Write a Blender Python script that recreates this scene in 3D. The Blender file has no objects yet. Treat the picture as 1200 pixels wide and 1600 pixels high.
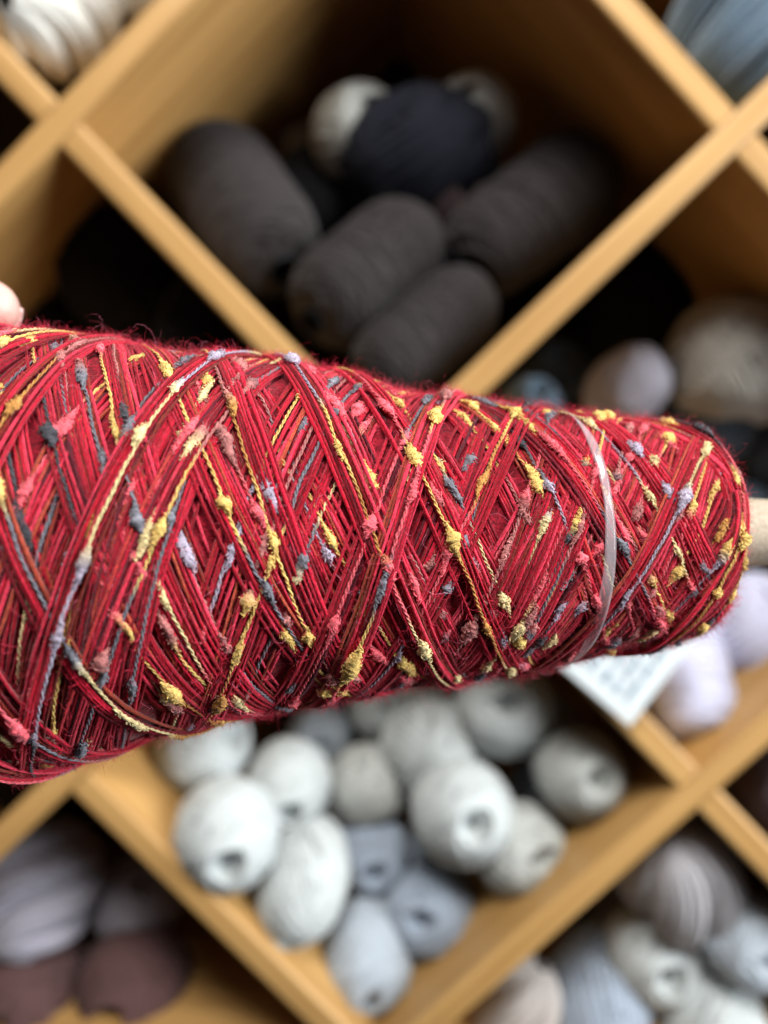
import bpy, math
import numpy as np
from mathutils import Matrix, Vector

rng = np.random.default_rng(11)
scene = bpy.context.scene
COL = scene.collection

# ------------------------------------------------------------------ camera
F_PX = 1202.0                       # focal length in photograph pixels (1200 x 1600)
PITCH, YAW, ROLL = 0.0867, -0.0152, 0.0196
CAM = np.array([0.0052, -0.4713, 0.0128])
FW = np.array([math.sin(YAW)*math.cos(PITCH), math.cos(YAW)*math.cos(PITCH), -math.sin(PITCH)])
r0 = np.array([math.cos(YAW), -math.sin(YAW), 0.0]); u0 = np.cross(r0, FW)
RT = math.cos(ROLL)*r0 + math.sin(ROLL)*u0
UP = -math.sin(ROLL)*r0 + math.cos(ROLL)*u0
cd = bpy.data.cameras.new('camera'); cam = bpy.data.objects.new('camera', cd); COL.objects.link(cam)
cd.sensor_fit = 'VERTICAL'; cd.sensor_height = 34.6; cd.sensor_width = 25.95; cd.lens = 26.0
cd.clip_start = 0.01; cd.clip_end = 50
cd.dof.use_dof = True; cd.dof.focus_distance = 0.158; cd.dof.aperture_fstop = 5.7
M = Matrix.Identity(4)
for i in range(3):
    M[i][0] = RT[i]; M[i][1] = UP[i]; M[i][2] = -FW[i]; M[i][3] = CAM[i]
cam.matrix_world = M
scene.camera = cam

# ------------------------------------------------------------------ world, lamps, exposure
w = bpy.data.worlds.new('World'); scene.world = w; w.use_nodes = True
bg = w.node_tree.nodes['Background']
bg.inputs[0].default_value = (0.86, 0.94, 1.0, 1); bg.inputs[1].default_value = 0.04

def area_lamp(name, loc, target, sx, sy, power, colour):
    l = bpy.data.lights.new(name, 'AREA'); l.shape = 'RECTANGLE'; l.size = sx; l.size_y = sy
    l.energy = power; l.color = colour
    o = bpy.data.objects.new(name, l); COL.objects.link(o); o.location = loc
    o.rotation_euler = (Vector(target)-Vector(loc)).to_track_quat('-Z', 'Y').to_euler()
    return o
area_lamp('window_light', (1.55, -.72, .38), (0, 0, 0), 1.1, 1.2, 62, (0.95, 0.98, 1.0))
area_lamp('ceiling_light', (0.05, -1.10, 1.55), (0, 0, 0), 1.0, 0.6, 55, (1.0, 0.97, 0.93))
vs = scene.view_settings
vs.view_transform = 'Standard'; vs.look = 'None'; vs.exposure = 0.0; vs.gamma = 1.0
scene.render.engine = 'CYCLES'
scene.cycles.use_denoising = True
scene.cycles.max_bounces = 8

# ------------------------------------------------------------------ helpers
def at(px, py, Y):
    """point where the ray through a photograph pixel meets the upright plane at depth Y"""
    d = FW + RT*(px-600)/F_PX + UP*(800-py)/F_PX
    return CAM + d*((Y-CAM[1])/d[1])
def at_z(px, py, z):
    return CAM + (FW + RT*(px-600)/F_PX + UP*(800-py)/F_PX)*z
def cam_pt(x, y, z):
    return CAM + RT*x + UP*y + FW*z
def px_m(P):
    """metres per photograph pixel at point P"""
    return float((P-CAM) @ FW)/F_PX

def mesh_np(name, verts, quads, smooth=True, attrs=None, fib=None):
    me = bpy.data.meshes.new(name)
    verts = np.ascontiguousarray(verts, np.float32); quads = np.ascontiguousarray(quads, np.int32)
    n = quads.shape[1]
    me.vertices.add(len(verts)); me.vertices.foreach_set('co', verts.ravel())
    me.loops.add(quads.size); me.loops.foreach_set('vertex_index', quads.ravel())
    me.polygons.add(len(quads)); me.polygons.foreach_set('loop_start', np.arange(0, quads.size, n, dtype=np.int32))
    me.polygons.foreach_set('use_smooth', np.full(len(quads), smooth))
    if attrs is not None:
        a = me.attributes.new('tint', 'FLOAT_COLOR', 'POINT')
        c = np.ones((len(verts), 4), np.float32); c[:, :3] = attrs
        a.data.foreach_set('color', c.ravel())
    if fib is not None:
        a = me.attributes.new('fibre', 'FLOAT_VECTOR', 'POINT'); a.data.foreach_set('vector', np.ascontiguousarray(fib, np.float32).ravel())
    me.update(calc_edges=True)
    return me

def link(name, me, mat=None, parent=None):
    o = bpy.data.objects.new(name, me); COL.objects.link(o)
    if mat is not None:
        if me.materials: me.materials[0] = mat
        else: me.materials.append(mat)
    if parent is not None: o.parent = parent
    return o
def thing(name, label, cat, group=None, obj=None):
    o = obj
    if o is None:
        o = bpy.data.objects.new(name, None); COL.objects.link(o); o.empty_display_size = 0.01
    o['label'] = label; o['category'] = cat
    if group: o['group'] = group
    return o

def norm(v): return v/np.maximum(np.linalg.norm(v, axis=-1, keepdims=True), 1e-12)

def tube(P, rad, sides, ref=None, col=None, keep=None, closed=False, phase=0.0):
    """tube round polyline P (n,3); ref = (n,3) normals; returns verts, quads, cols"""
    n = len(P)
    if closed: T = norm(np.roll(P, -1, 0)-np.roll(P, 1, 0))
    else: T = norm(np.gradient(P, axis=0))
    if ref is None:
        a = np.array([0.31, 0.42, 0.85]) if abs(T[0] @ np.array([0.31, 0.42, 0.85])) < .8 else np.array([0.9, -.3, .1])
        ref = np.broadcast_to(a, P.shape)
    S = norm(np.cross(T, ref)); N = np.cross(S, T)
    ang = np.arange(sides)*2*np.pi/sides + phase
    rad = np.broadcast_to(rad, (n,))
    V = P[:, None] + rad[:, None, None]*(np.cos(ang)[None, :, None]*S[:, None] + np.sin(ang)[None, :, None]*N[:, None])
    m = n if closed else n-1
    i = np.arange(m)[:, None]; j = np.arange(sides)[None]
    i2 = (i+1) % n; j2 = (j+1) % sides
    Q = np.stack([i*sides+j, i*sides+j2, i2*sides+j2, i2*sides+j], -1)
    if keep is not None:
        k = keep[:-1] | keep[1:]
        Q = Q[k]
    Q = Q.reshape(-1, 4); V = V.reshape(-1, 3)
    C = None if col is None else np.repeat(np.broadcast_to(col, (n, 3)), sides, 0)
    return V, Q, C

class Build:
    def __init__(self): self.v = []; self.q = []; self.c = []; self.f = []; self.n = 0
    def add(self, V, Q, C=None, F=None):
        if F is not None: self.f.append(F)
        self.v.append(V); self.q.append(Q+self.n); self.n += len(V)
        if C is not None: self.c.append(C)
    def mesh(self, name):
        V = np.concatenate(self.v); Q = np.concatenate(self.q)
        C = np.concatenate(self.c) if self.c else None; F = np.concatenate(self.f) if self.f else None
        used = np.zeros(len(V), bool); used[Q.ravel()] = True
        if not used.all():
            idx = np.cumsum(used)-1; Q = idx[Q]; V = V[used]; C = None if C is None else C[used]; F = None if F is None else F[used]
        return mesh_np(name, V, Q, attrs=C, fib=F)

def fibre_uv(n, step, sides):
    """seamless coordinates that run along the twisted fibres of a strand"""
    s = np.arange(n)*step; o = rng.uniform(0, 50); tw = rng.uniform(500, 900)
    a = (np.arange(sides)*2*np.pi/sides)[None]+s[:, None]*tw
    return np.stack([np.repeat(s[:, None]/.0035+o, sides, 1), np.cos(a)*1.6, np.sin(a)*1.6], -1).reshape(-1, 3)

def smooth_noise(n, step, amp, r=rng):
    """1-D smooth random curve of n samples with features about `step` samples long"""
    k = max(4, int(n/step)+4)
    return amp*np.interp(np.linspace(0, k-3, n), np.arange(k), np.convolve(r.normal(size=k), [.25, .5, .25], 'same'))*1.6

# ------------------------------------------------------------------ materials
def new_mat(name):
    m = bpy.data.materials.new(name); m.use_nodes = True
    nt = m.node_tree; return m, nt, nt.nodes['Principled BSDF']
def node(nt, t, **kw):
    n = nt.nodes.new(t)
    for k, v in kw.items(): setattr(n, k, v)
    return n

def wood_mat():
    m, nt, b = new_mat('honey_wood')
    tc = node(nt, 'ShaderNodeTexCoord'); oi = node(nt, 'ShaderNodeObjectInfo')
    off = node(nt, 'ShaderNodeVectorMath', operation='SCALE'); off.inputs[0].default_value = (3.1, 1.7, 5.3)
    nt.links.new(oi.outputs['Random'], off.inputs['Scale'])
    add = node(nt, 'ShaderNodeVectorMath', operation='ADD')
    nt.links.new(tc.outputs['Object'], add.inputs[0]); nt.links.new(off.outputs[0], add.inputs[1])
    mp = node(nt, 'ShaderNodeMapping'); mp.inputs['Scale'].default_value = (2.2, 42, 42)
    nt.links.new(add.outputs[0], mp.inputs[0])
    n1 = node(nt, 'ShaderNodeTexNoise'); n1.inputs['Scale'].default_value = 2.2; n1.inputs['Detail'].default_value = 6
    n1.inputs['Distortion'].default_value = 0.6
    nt.links.new(mp.outputs[0], n1.inputs['Vector'])
    cr = node(nt, 'ShaderNodeValToRGB')
    cr.color_ramp.elements[0].position = .3; cr.color_ramp.elements[0].color = (.35, .188, .058, 1)
    cr.color_ramp.elements[1].position = .7; cr.color_ramp.elements[1].color = (.53, .312, .112, 1)
    nt.links.new(n1.outputs['Fac'], cr.inputs[0]); nt.links.new(cr.outputs[0], b.inputs['Base Color'])
    b.inputs['Roughness'].default_value = .42
    bp = node(nt, 'ShaderNodeBump'); bp.inputs['Strength'].default_value = .12; bp.inputs['Distance'].default_value = .001
    nt.links.new(n1.outputs['Fac'], bp.inputs['Height']); nt.links.new(bp.outputs[0], b.inputs['Normal'])
    return m

def yarn_mat(name, colour, var=.05, sheen=.35, scale=160):
    m, nt, b = new_mat(name)
    tc = node(nt, 'ShaderNodeTexCoord')
    n1 = node(nt, 'ShaderNodeTexNoise'); n1.inputs['Scale'].default_value = scale/40; n1.inputs['Detail'].default_value = 5
    nt.links.new(tc.outputs['Object'], n1.inputs['Vector'])
    mr = node(nt, 'ShaderNodeMapRange'); mr.inputs[1].default_value = .3; mr.inputs[2].default_value = .7
    mr.inputs[3].default_value = 1-var; mr.inputs[4].default_value = 1+var
    nt.links.new(n1.outputs['Fac'], mr.inputs[0])
    sc = node(nt, 'ShaderNodeVectorMath', operation='SCALE'); sc.inputs[0].default_value = colour
    nt.links.new(mr.outputs[0], sc.inputs['Scale']); nt.links.new(sc.outputs[0], b.inputs['Base Color'])
    b.inputs['Roughness'].default_value = .92; b.inputs['Specular IOR Level'].default_value = .2
    b.inputs['Sheen Weight'].default_value = sheen; b.inputs['Sheen Roughness'].default_value = .5
    return m

def tint_mat(name, sheen, var, nscale, rough=.85, bump=0.0, spec=.2, gain=1.0, fibre=False):
    m, nt, b = new_mat(name)
    at_ = node(nt, 'ShaderNodeAttribute', attribute_name='tint')
    tc = node(nt, 'ShaderNodeTexCoord')
    n1 = node(nt, 'ShaderNodeTexNoise'); n1.inputs['Scale'].default_value = nscale; n1.inputs['Detail'].default_value = 3
    if fibre:
        fa = node(nt, 'ShaderNodeAttribute', attribute_name='fibre'); nt.links.new(fa.outputs['Vector'], n1.inputs['Vector'])
    else: nt.links.new(tc.outputs['Object'], n1.inputs['Vector'])
    mr = node(nt, 'ShaderNodeMapRange'); mr.inputs[1].default_value = .3; mr.inputs[2].default_value = .7
    mr.inputs[3].default_value = gain*(1-var); mr.inputs[4].default_value = gain*(1+var)
    nt.links.new(n1.outputs['Fac'], mr.inputs[0])
    sc = node(nt, 'ShaderNodeVectorMath', operation='SCALE')
    nt.links.new(at_.outputs['Color'], sc.inputs[0]); nt.links.new(mr.outputs[0], sc.inputs['Scale'])
    nt.links.new(sc.outputs[0], b.inputs['Base Color'])
    b.inputs['Roughness'].default_value = rough; b.inputs['Specular IOR Level'].default_value = spec
    b.inputs['Sheen Weight'].default_value = sheen; b.inputs['Sheen Roughness'].default_value = .4
    if bump:
        bp = node(nt, 'ShaderNodeBump'); bp.inputs['Strength'].default_value = bump; bp.inputs['Distance'].default_value = .0004
        nt.links.new(n1.outputs['Fac'], bp.inputs['Height']); nt.links.new(bp.outputs[0], b.inputs['Normal'])
    return m

WOOD = wood_mat()
RED = tint_mat('red_wool', .16, .60, 1.7, bump=1.0, fibre=True, spec=.10)
PACK = tint_mat('packed_wool', .25, .5, 1500, bump=1.0)
KNOP = tint_mat('knop_yarn', .15, .30, 2600, bump=.9)
FUZZ = tint_mat('wool_fuzz', .0, .0, 10, rough=.7)

# ------------------------------------------------------------------ shelf
H = 0.2; TH = 0.018; DEPTH = 0.31
shelf = thing('diamond_shelf', 'honey coloured wooden shelf with crossed diagonal panels forming diamond bins of yarn', 'shelf')
import bmesh
def board_mesh(name, length, thick, depth, bev=.0028):
    bm = bmesh.new(); bmesh.ops.create_cube(bm, size=1)
    bmesh.ops.scale(bm, vec=(length, depth, thick), verts=bm.verts)
    bmesh.ops.translate(bm, vec=(0, depth/2, 0), verts=bm.verts)
    front = [e for e in bm.edges if all(v.co.y < 1e-6 for v in e.verts) and abs(e.verts[0].co.x-e.verts[1].co.x) > 1e-6]
    bmesh.ops.bevel(bm, geom=front, offset=bev, segments=4, affect='EDGES', profile=.5)
    me = bpy.data.meshes.new(name); bm.to_mesh(me); bm.free()
    return me
def board(name, p0, p1, trim0, trim1, y0=0.0, thick=TH, depth=DEPTH):
    p0 = np.array(p0, float); p1 = np.array(p1, float); d = norm(p1-p0)
    p0 = p0 + d*trim0; p1 = p1 - d*trim1
    L = np.linalg.norm(p1-p0); c = (p0+p1)/2
    o = link(name, board_mesh(name, L, thick, depth), WOOD, shelf)
    o.location = (c[0], y0, c[1]); o.rotation_euler = (0, -math.atan2(d[1], d[0]), 0)
    return o
NX, NZ = 3, 2
for c in (-4, -2, 0, 2, 4):                       # rising panels run through: k - i = c
    pts = [(i, i+c) for i in range(-NX, NX+1) if abs(i+c) <= NZ]
    if len(pts) > 1: board('rising_panel', np.array(pts[0])*H, np.array(pts[-1])*H, .009, .009)
for c in (-4, -2, 0, 2, 4):                       # falling panels butt against them: i + k = c
    pts = [(i, c-i) for i in range(-NX, NX+1) if abs(c-i) <= NZ]
    for a, b_ in zip(pts[:-1], pts[1:]):
        board('falling_panel', np.array(a)*H, np.array(b_)*H, TH/2+.0002, TH/2+.0002, y0=.0015)
board('bottom_board', (-NX*H-.02, -NZ*H-.011), (NX*H+.02, -NZ*H-.011), 0, 0, y0=-.004, thick=.022, depth=DEPTH+.012)
board('top_board', (-NX*H-.02, NZ*H+.011), (NX*H+.02, NZ*H+.011), 0, 0, y0=-.004, thick=.022, depth=DEPTH+.012)
for s in (-1, 1):
    board('side_board', (s*(NX*H+.011), -NZ*H+.001), (s*(NX*H+.011), NZ*H-.001), 0, 0, y0=-.003, thick=.022, depth=DEPTH+.011)
BACKM, nt_, b_ = new_mat('dark_back_board'); b_.inputs['Base Color'].default_value = (.016, .010, .007, 1); b_.inputs['Roughness'].default_value = .8
bm = bmesh.new(); bmesh.ops.create_cube(bm, size=1); bmesh.ops.scale(bm, vec=(2*NX*H+.02, .006, 2*NZ*H), verts=bm.verts)
me = bpy.data.meshes.new('back_panel'); bm.to_mesh(me); bm.free()
o = link('back_panel', me, BACKM, shelf); o.location = (0, DEPTH+.0035, 0)

def face_gap(P, nodes):
    """distance from P to the panel lying through lattice nodes, measured to its face"""
    a = np.array(nodes[0])*H; b = np.array(nodes[1])*H; d = norm(b-a); n = np.array([-d[1], d[0]])
    return abs((np.array([P[0], P[2]])-a) @ n) - TH/2
PAN = {'CA': ((0, 0), (-1, 1)), 'CB': ((0, 0), (1, 1)), 'EF': ((-1, -1), (0, -2)), 'DF': ((1, -1), (0, -2)),
       'CD': ((0, 0), (1, -1)), 'CE': ((0, 0), (-1, -1)), 'FLOOR': ((-1, -2), (1, -2)), 'DR': ((1, -1), (2, 0)), 'BR': ((1, 1), (2, 0)),
       'AL': ((-1, 1), (-2, 2)), 'AT': ((-1, 1), (0, 2)), 'BT': ((1, 1), (2, 2))}

# ------------------------------------------------------------------ background yarn shapes (unit radius)
def ball_meshes(seed, ez, inc_lo, inc_hi, loops=96, sr=.052):
    r = np.random.default_rng(seed); B = Build()
    lob = r.uniform(0, 6.28, 3)
    for j in range(loops):
        if j % 6 == 0:                                   # the yarn is wound in sheaves of parallel turns
            inc0 = math.radians(inc_hi-abs(r.normal())*7 if r.random() < .6 else r.uniform(inc_lo-12, inc_hi)) if j > loops*.2 else math.radians(r.uniform(15, 45)); om0 = r.uniform(0, 2*math.pi); tl0 = r.normal()*.045; ro0 = r.uniform(-.03, .045)
        inc = inc0+r.normal()*.015; om = om0+(j % 6)*.150+r.normal()*.012; t = np.linspace(0, 2*math.pi, 44, endpoint=False)
        p = np.stack([np.cos(t), np.sin(t)*math.cos(inc), np.sin(t)*math.sin(inc)], 1)
        c, s = math.cos(om), math.sin(om)
        p = np.stack([c*p[:, 0]-s*p[:, 1], s*p[:, 0]+c*p[:, 1], p[:, 2]], 1)
        tl = tl0; c, s = math.cos(tl), math.sin(tl); p = np.stack([p[:, 0], c*p[:, 1]-s*p[:, 2], s*p[:, 1]+c*p[:, 2]], 1)
        lon = np.arctan2(p[:, 1], p[:, 0])
        rad = .93 + .05*j/loops + ro0 + r.normal()*.008 + .022*np.sin(2*lon+lob[0]) + .014*np.sin(3*p[:, 2]*3+lob[1])
        P = p*rad[:, None]; P[:, 2] *= ez
        B.add(*tube(P, sr*r.uniform(.7, 1.3), 4, ref=norm(p), closed=True)[:2])
    wind = B.mesh('winding')
    # inner body: lathe with a dimple at both poles
    n = 28; lat = np.linspace(-math.pi/2, math.pi/2, 25); hole = math.radians(inc_hi-2)
    rr = .91*np.cos(lat); zz = .91*np.sin(lat)*ez
    k = np.abs(lat) > hole; depth = np.clip((np.abs(lat)-hole)/(math.pi/2-hole), 0, 1)
    zz = np.where(k, zz*(1-.5*depth), zz)
    B = Build(); a = np.arange(n)*2*np.pi/n
    V = np.stack([rr[:, None]*np.cos(a), rr[:, None]*np.sin(a), np.repeat(zz[:, None], n, 1)], -1).reshape(-1, 3)
    i = np.arange(24)[:, None]; j = np.arange(n)[None]
    Q = np.stack([i*n+j, i*n+(j+1) % n, (i+1)*n+(j+1) % n, (i+1)*n+j], -1).reshape(-1, 4)
    B.add(V, Q)
    return B.mesh('inner_ball'), wind

def spool_meshes(seed, hl, r_top, strokes=40, sr=.034):
    """cone of fine yarn, half length hl, radius 1 at -Z end and r_top at +Z"""
    r = np.random.default_rng(seed)
    def prof(z):
        u = np.clip(z/hl, -1, 1); R = 1+(r_top-1)*(u+1)/2
        e = np.clip((np.abs(u)*hl-(hl-.72))/.72, 0, 1)
        return R-.62*(1-np.sqrt(np.maximum(1-e*e, 0)))
    B = Build()
    for k in range(strokes):
        n = 110; t = np.linspace(0, 1, n); turns = r.uniform(2.2, 3.2)*(1 if k % 2 else -1)
        z = (t*2-1)*hl*r.uniform(.93, .995); ph = r.uniform(0, 6.28)+turns*2*np.pi*t
        R = prof(z)*(.97+.03*k/strokes)+r.normal()*.006
        P = np.stack([R*np.cos(ph), R*np.sin(ph), z], 1)
        N = np.stack([np.cos(ph), np.sin(ph), 0*ph], 1)
        B.add(*tube(P, sr*r.uniform(.8, 1.3), 4, ref=N)[:2])
    wind = B.mesh('winding')
    n = 32; zz = np.concatenate([[-hl+.03], np.linspace(-hl, hl, 30), [hl-.03]]); rr = prof(zz)*.985; rr[0] = rr[-1] = .2
    a = np.arange(n)*2*np.pi/n
    V = np.stack([rr[:, None]*np.cos(a), rr[:, None]*np.sin(a), np.repeat(zz[:, None], n, 1)], -1).reshape(-1, 3)
    i = np.arange(31)[:, None]; j = np.arange(n)[None]
    Q = np.stack([i*n+j, i*n+(j+1) % n, (i+1)*n+(j+1) % n, (i+1)*n+j], -1).reshape(-1, 4)
    body = mesh_np('yarn_body', V, Q)
    # cardboard tube through the middle, a little proud at both ends
    B = Build(); P = np.stack([np.zeros(12), np.zeros(12), np.linspace(-hl+.02, hl+.06, 12)], 1)
    B.add(*tube(P, np.linspace(.30, .26, 12), 20)[:2]); B.add(*tube(P[::-1], np.linspace(.22, .26, 12), 20)[:2])
    return body, wind, B.mesh('cardboard_tube')

def hank_meshes(seed, ez, lobes=7, twist=1.0, strands=130, sr=.03):
    r = np.random.default_rng(seed); B = Build()
    def rad(z, psi): return np.sqrt(np.maximum(1-np.abs(z)**2.6, 0))*(.74+.27*np.abs(np.cos(psi*lobes/2))**.7)
    for k in range(strands):
        z = np.linspace(-.985, .985, 30); psi = r.uniform(0, 6.28)+smooth_noise(30, 9, .05, r)
        lon = psi+twist*z; R = rad(z, psi)*r.uniform(.96, 1.02)
        P = np.stack([R*np.cos(lon), R*np.sin(lon), z*ez], 1)
        B.add(*tube(P, sr*r.uniform(.8, 1.4), 4, ref=norm(np.stack([np.cos(lon), np.sin(lon), z*.5], 1)))[:2])
    wind = B.mesh('winding')
    n = 56; zz = np.linspace(-.99, .99, 26); ps = np.arange(n)*2*np.pi/n
    R = rad(zz[:, None], ps[None])*.96; lon = ps[None]+twist*zz[:, None]
    V = np.stack([R*np.cos(lon), R*np.sin(lon), np.repeat(zz[:, None]*ez, n, 1)], -1).reshape(-1, 3)
    i = np.arange(25)[:, None]; j = np.arange(n)[None]
    Q = np.stack([i*n+j, i*n+(j+1) % n, (i+1)*n+(j+1) % n, (i+1)*n+j], -1).reshape(-1, 4)
    return mesh_np('inner_ball', V, Q), wind

BALLS = [ball_meshes(1, 1.12, 52, 73), ball_meshes(2, 1.25, 55, 75), ball_meshes(3, 1.0, 50, 72), ball_meshes(4, 1.45, 58, 77)]
SPOOLS = [spool_meshes(5, 1.35, .92), spool_meshes(6, 1.6, .86)]
HANKS = [hank_meshes(7, 1.15), hank_meshes(8, 1.35, 5, .6)]

C_ = dict(white=(.445, .48, .48), ivory=(.74, .74, .69), cream=(.42, .44, .42), greyblue=(.28, .33, .40), pale=(.38, .43, .48),
          warmgrey=(.42, .43, .41), lav=(.54, .55, .70), lavgrey=(.34, .33, .39), mauvegrey=(.27, .25, .28), brown=(.095, .050, .048),
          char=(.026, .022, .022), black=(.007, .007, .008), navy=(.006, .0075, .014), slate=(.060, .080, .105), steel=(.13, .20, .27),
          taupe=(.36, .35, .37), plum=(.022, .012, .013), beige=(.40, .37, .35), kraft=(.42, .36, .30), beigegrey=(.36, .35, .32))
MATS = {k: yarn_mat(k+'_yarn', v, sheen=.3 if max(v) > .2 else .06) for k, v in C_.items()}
CARD = yarn_mat('cardboard', (.55, .49, .42), var=.06, sheen=0)

SPH = []
def yarn(name, shapes, part_names, mats, P, rad, axis, label, cat, group, spin=0.0, scl=(1, 1, 1)):
    root = thing(name, label, cat, group)
    z = norm(np.array(axis, float)); q = Vector(z).to_track_quat('Z', 'Y')
    root.matrix_world = Matrix.Translation(Vector(P)) @ q.to_matrix().to_4x4() @ Matrix.Rotation(spin, 4, 'Z') @ Matrix.Diagonal((rad*scl[0], rad*scl[1], rad*scl[2], 1))
    for me, pn, m in zip(shapes, part_names, mats):
        o = bpy.data.objects.new(pn, me); COL.objects.link(o); o.parent = root
        if not me.materials: me.materials.append(m)
        o.material_slots[0].link = 'OBJECT'; o.material_slots[0].material = m
    SPH.append((label, P, rad))
    return root
def cam_axis(ax, ay, az): return RT*ax + UP*ay - FW*az          # az > 0 points to the viewer

def place(px, py, rpx, Y=None, rest=None):
    """centre and radius; the depth is where the ball touches the named panels, else Y"""
    if rest:
        best = None
        for y in np.linspace(.0, .27, 271):
            P = at(px, py, y); r = rpx*px_m(P)
            g = min(face_gap(P, PAN[k]) for k in rest)-r*.97
            if best is None or abs(g) < best[0]: best = (abs(g), y)
            if g < 0: best = (0, y); break
        Y = max(best[1], .03)
    P = at(px, py, Y)
    return P, rpx*px_m(P), Y
def ball(px, py, rpx, colour, variant, axis, label, Y=None, rest=None, group=None, name='yarn_ball', scl=(1, 1, 1), spin=0.0):
    P, r, Y = place(px, py, rpx, Y, rest); r *= .94 if variant < 10 else 1.0
    shapes = BALLS[variant] if variant < 10 else HANKS[variant-10]
    return yarn(name, shapes, ('inner_ball', 'winding'), (MATS[colour],)*2, P, r, cam_axis(*axis), label,
                'yarn ball' if name == 'yarn_ball' else 'yarn skein', group, spin, scl)
def spool(p0, p1, Y0, Y1, rpx, colour, variant, label, group, card='kraft'):
    A = at(*p0, Y0); B_ = at(*p1, Y1); c = (A+B_)/2; r = rpx*px_m(c); d = B_-A
    hl = 1.35 if variant == 0 else 1.6
    k = (np.linalg.norm(d)/2)/(hl*r)
    body, wind, tub = SPOOLS[variant]
    return yarn('yarn_spool', (body, wind, tub), ('yarn_body', 'winding', 'cardboard_tube'), (MATS[colour], MATS[colour], CARD if card == 'card' else MATS[card]),
                c, r, d, label, 'yarn spool', group, 0, (1, 1, k))
GW = 'white and grey yarn balls piled in the lower diamond bin'
GD = 'dark spools and balls of yarn in the upper diamond bin'
GR = 'mixed yarn in the bin behind the cone tip'
GL = 'yarn in the triangular bin beside the brown balls'
GT = 'yarn in the triangular bin under the right crossing'
# lower bin ------------------------------------------------------------
ball(355, 1302, 86, 'white', 0, (.2, -.25, 1), 'large white yarn ball resting against the left panel of the pale bin', rest=['EF'], group=GW)
ball(475, 1375, 70, 'white', 3, (-.25, -.75, .8), 'long white yarn ball with a dark end hole, low on the left panel', rest=['EF'], group=GW)
ball(575, 1490, 76, 'pale', 1, (.05, -.45, 1), 'bluish white yarn ball lowest in the point of the pale bin', Y=.06, group=GW)
ball(318, 1165, 76, 'white', 2, (.8, .3, .4), 'fluffy white yarn ball above the large one, half under the red cone', Y=.085, group=GW)
ball(452, 1222, 68, 'white', 0, (.1, -.5, 1), 'white yarn ball right of the large one with a small hollow', Y=.08, group=GW)
ball(500, 1150, 50, 'pale', 2, (.1, -.1, 1), 'small pale yarn ball with a round hollow, deep in the pile', Y=.15, group=GW)
ball(572, 1228, 67, 'cream', 1, (.7, .3, .4), 'pale cream yarn ball turned sideways in the middle of the pile', Y=.11, group=GW, scl=(1, 1, .85))
ball(592, 1108, 50, 'white', 0, (.3, .2, 1), 'small white yarn ball peeping out under the red cone', Y=.15, group=GW)
ball(580, 1330, 64, 'greyblue', 0, (.1, -.2, 1), 'grey blue yarn ball with a dark hollow in the middle of the pile', Y=.10, group=GW)
ball(672, 1425, 72, 'greyblue', 2, (-.3, .2, .9), 'smooth grey blue yarn ball above the lowest one', Y=.07, group=GW)
ball(678, 1168, 78, 'white', 1, (.75, .25, .65), 'white yarn ball with its end hole turned to the right', Y=.10, group=GW)
ball(722, 1268, 84, 'white', 0, (.15, .05, 1), 'big white yarn ball showing a wide round ring at its end', Y=.055, group=GW)
ball(790, 1105, 78, 'white', 2, (-.1, .25, 1), 'white yarn ball with a deep hollow just below the red cone', Y=.08, group=GW)
ball(846, 1135, 58, 'warmgrey', 1, (.5, -.3, .6), 'dim grey white yarn ball behind others below the clear band', Y=.12, group=GW)
ball(905, 1207, 72, 'cream', 0, (.2, .1, 1), 'cream grey yarn ball nearest the right corner of the pale bin', Y=.055, group=GW)
ball(812, 1326, 72, 'cream', 2, (.4, .1, .9), 'cream yarn ball lying on the right lower panel', Y=.055, group=GW)
ball(660, 1085, 55, 'warmgrey', 0, (.2, .5, .8), 'dim grey yarn ball at the back, tucked under the cone edge', Y=.16, group=GW)
ball(858, 1222, 56, 'pale', 1, (.4, .4, .8), 'small pale grey yarn ball left of the cream grey corner one', Y=.12, group=GW)
ball(520, 1302, 50, 'pale', 2, (-.4, .2, .8), 'small pale yarn ball wedged between the long white and grey blue ones', Y=.13, group=GW)
ball(640, 1345, 46, 'greyblue', 1, (.5, .3, .7), 'small grey blue yarn ball wedged under the big ringed one', Y=.13, group=GW)
# bottom-left triangular bin -------------------------------------------
ball(62, 1385, 90, 'lavgrey', 10, (-.35, -.55, .75), 'pale lavender grey twisted skein with pleats on top of a brown ball', Y=.085, group=GL, name='yarn_skein')
ball(215, 1405, 72, 'mauvegrey', 2, (.3, .5, .5), 'dull mauve grey yarn ball next to the lavender skein', Y=.12, group=GL)
ball(48, 1540, 84, 'brown', 1, (-.12, -.2, 1), 'chocolate brown yarn ball with dark end hole under the lavender skein', Y=.07, group=GL)
ball(212, 1535, 88, 'brown', 0, (-.2, -.15, 1), 'chocolate brown yarn ball under the dull mauve one', Y=.08, group=GL)
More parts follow.
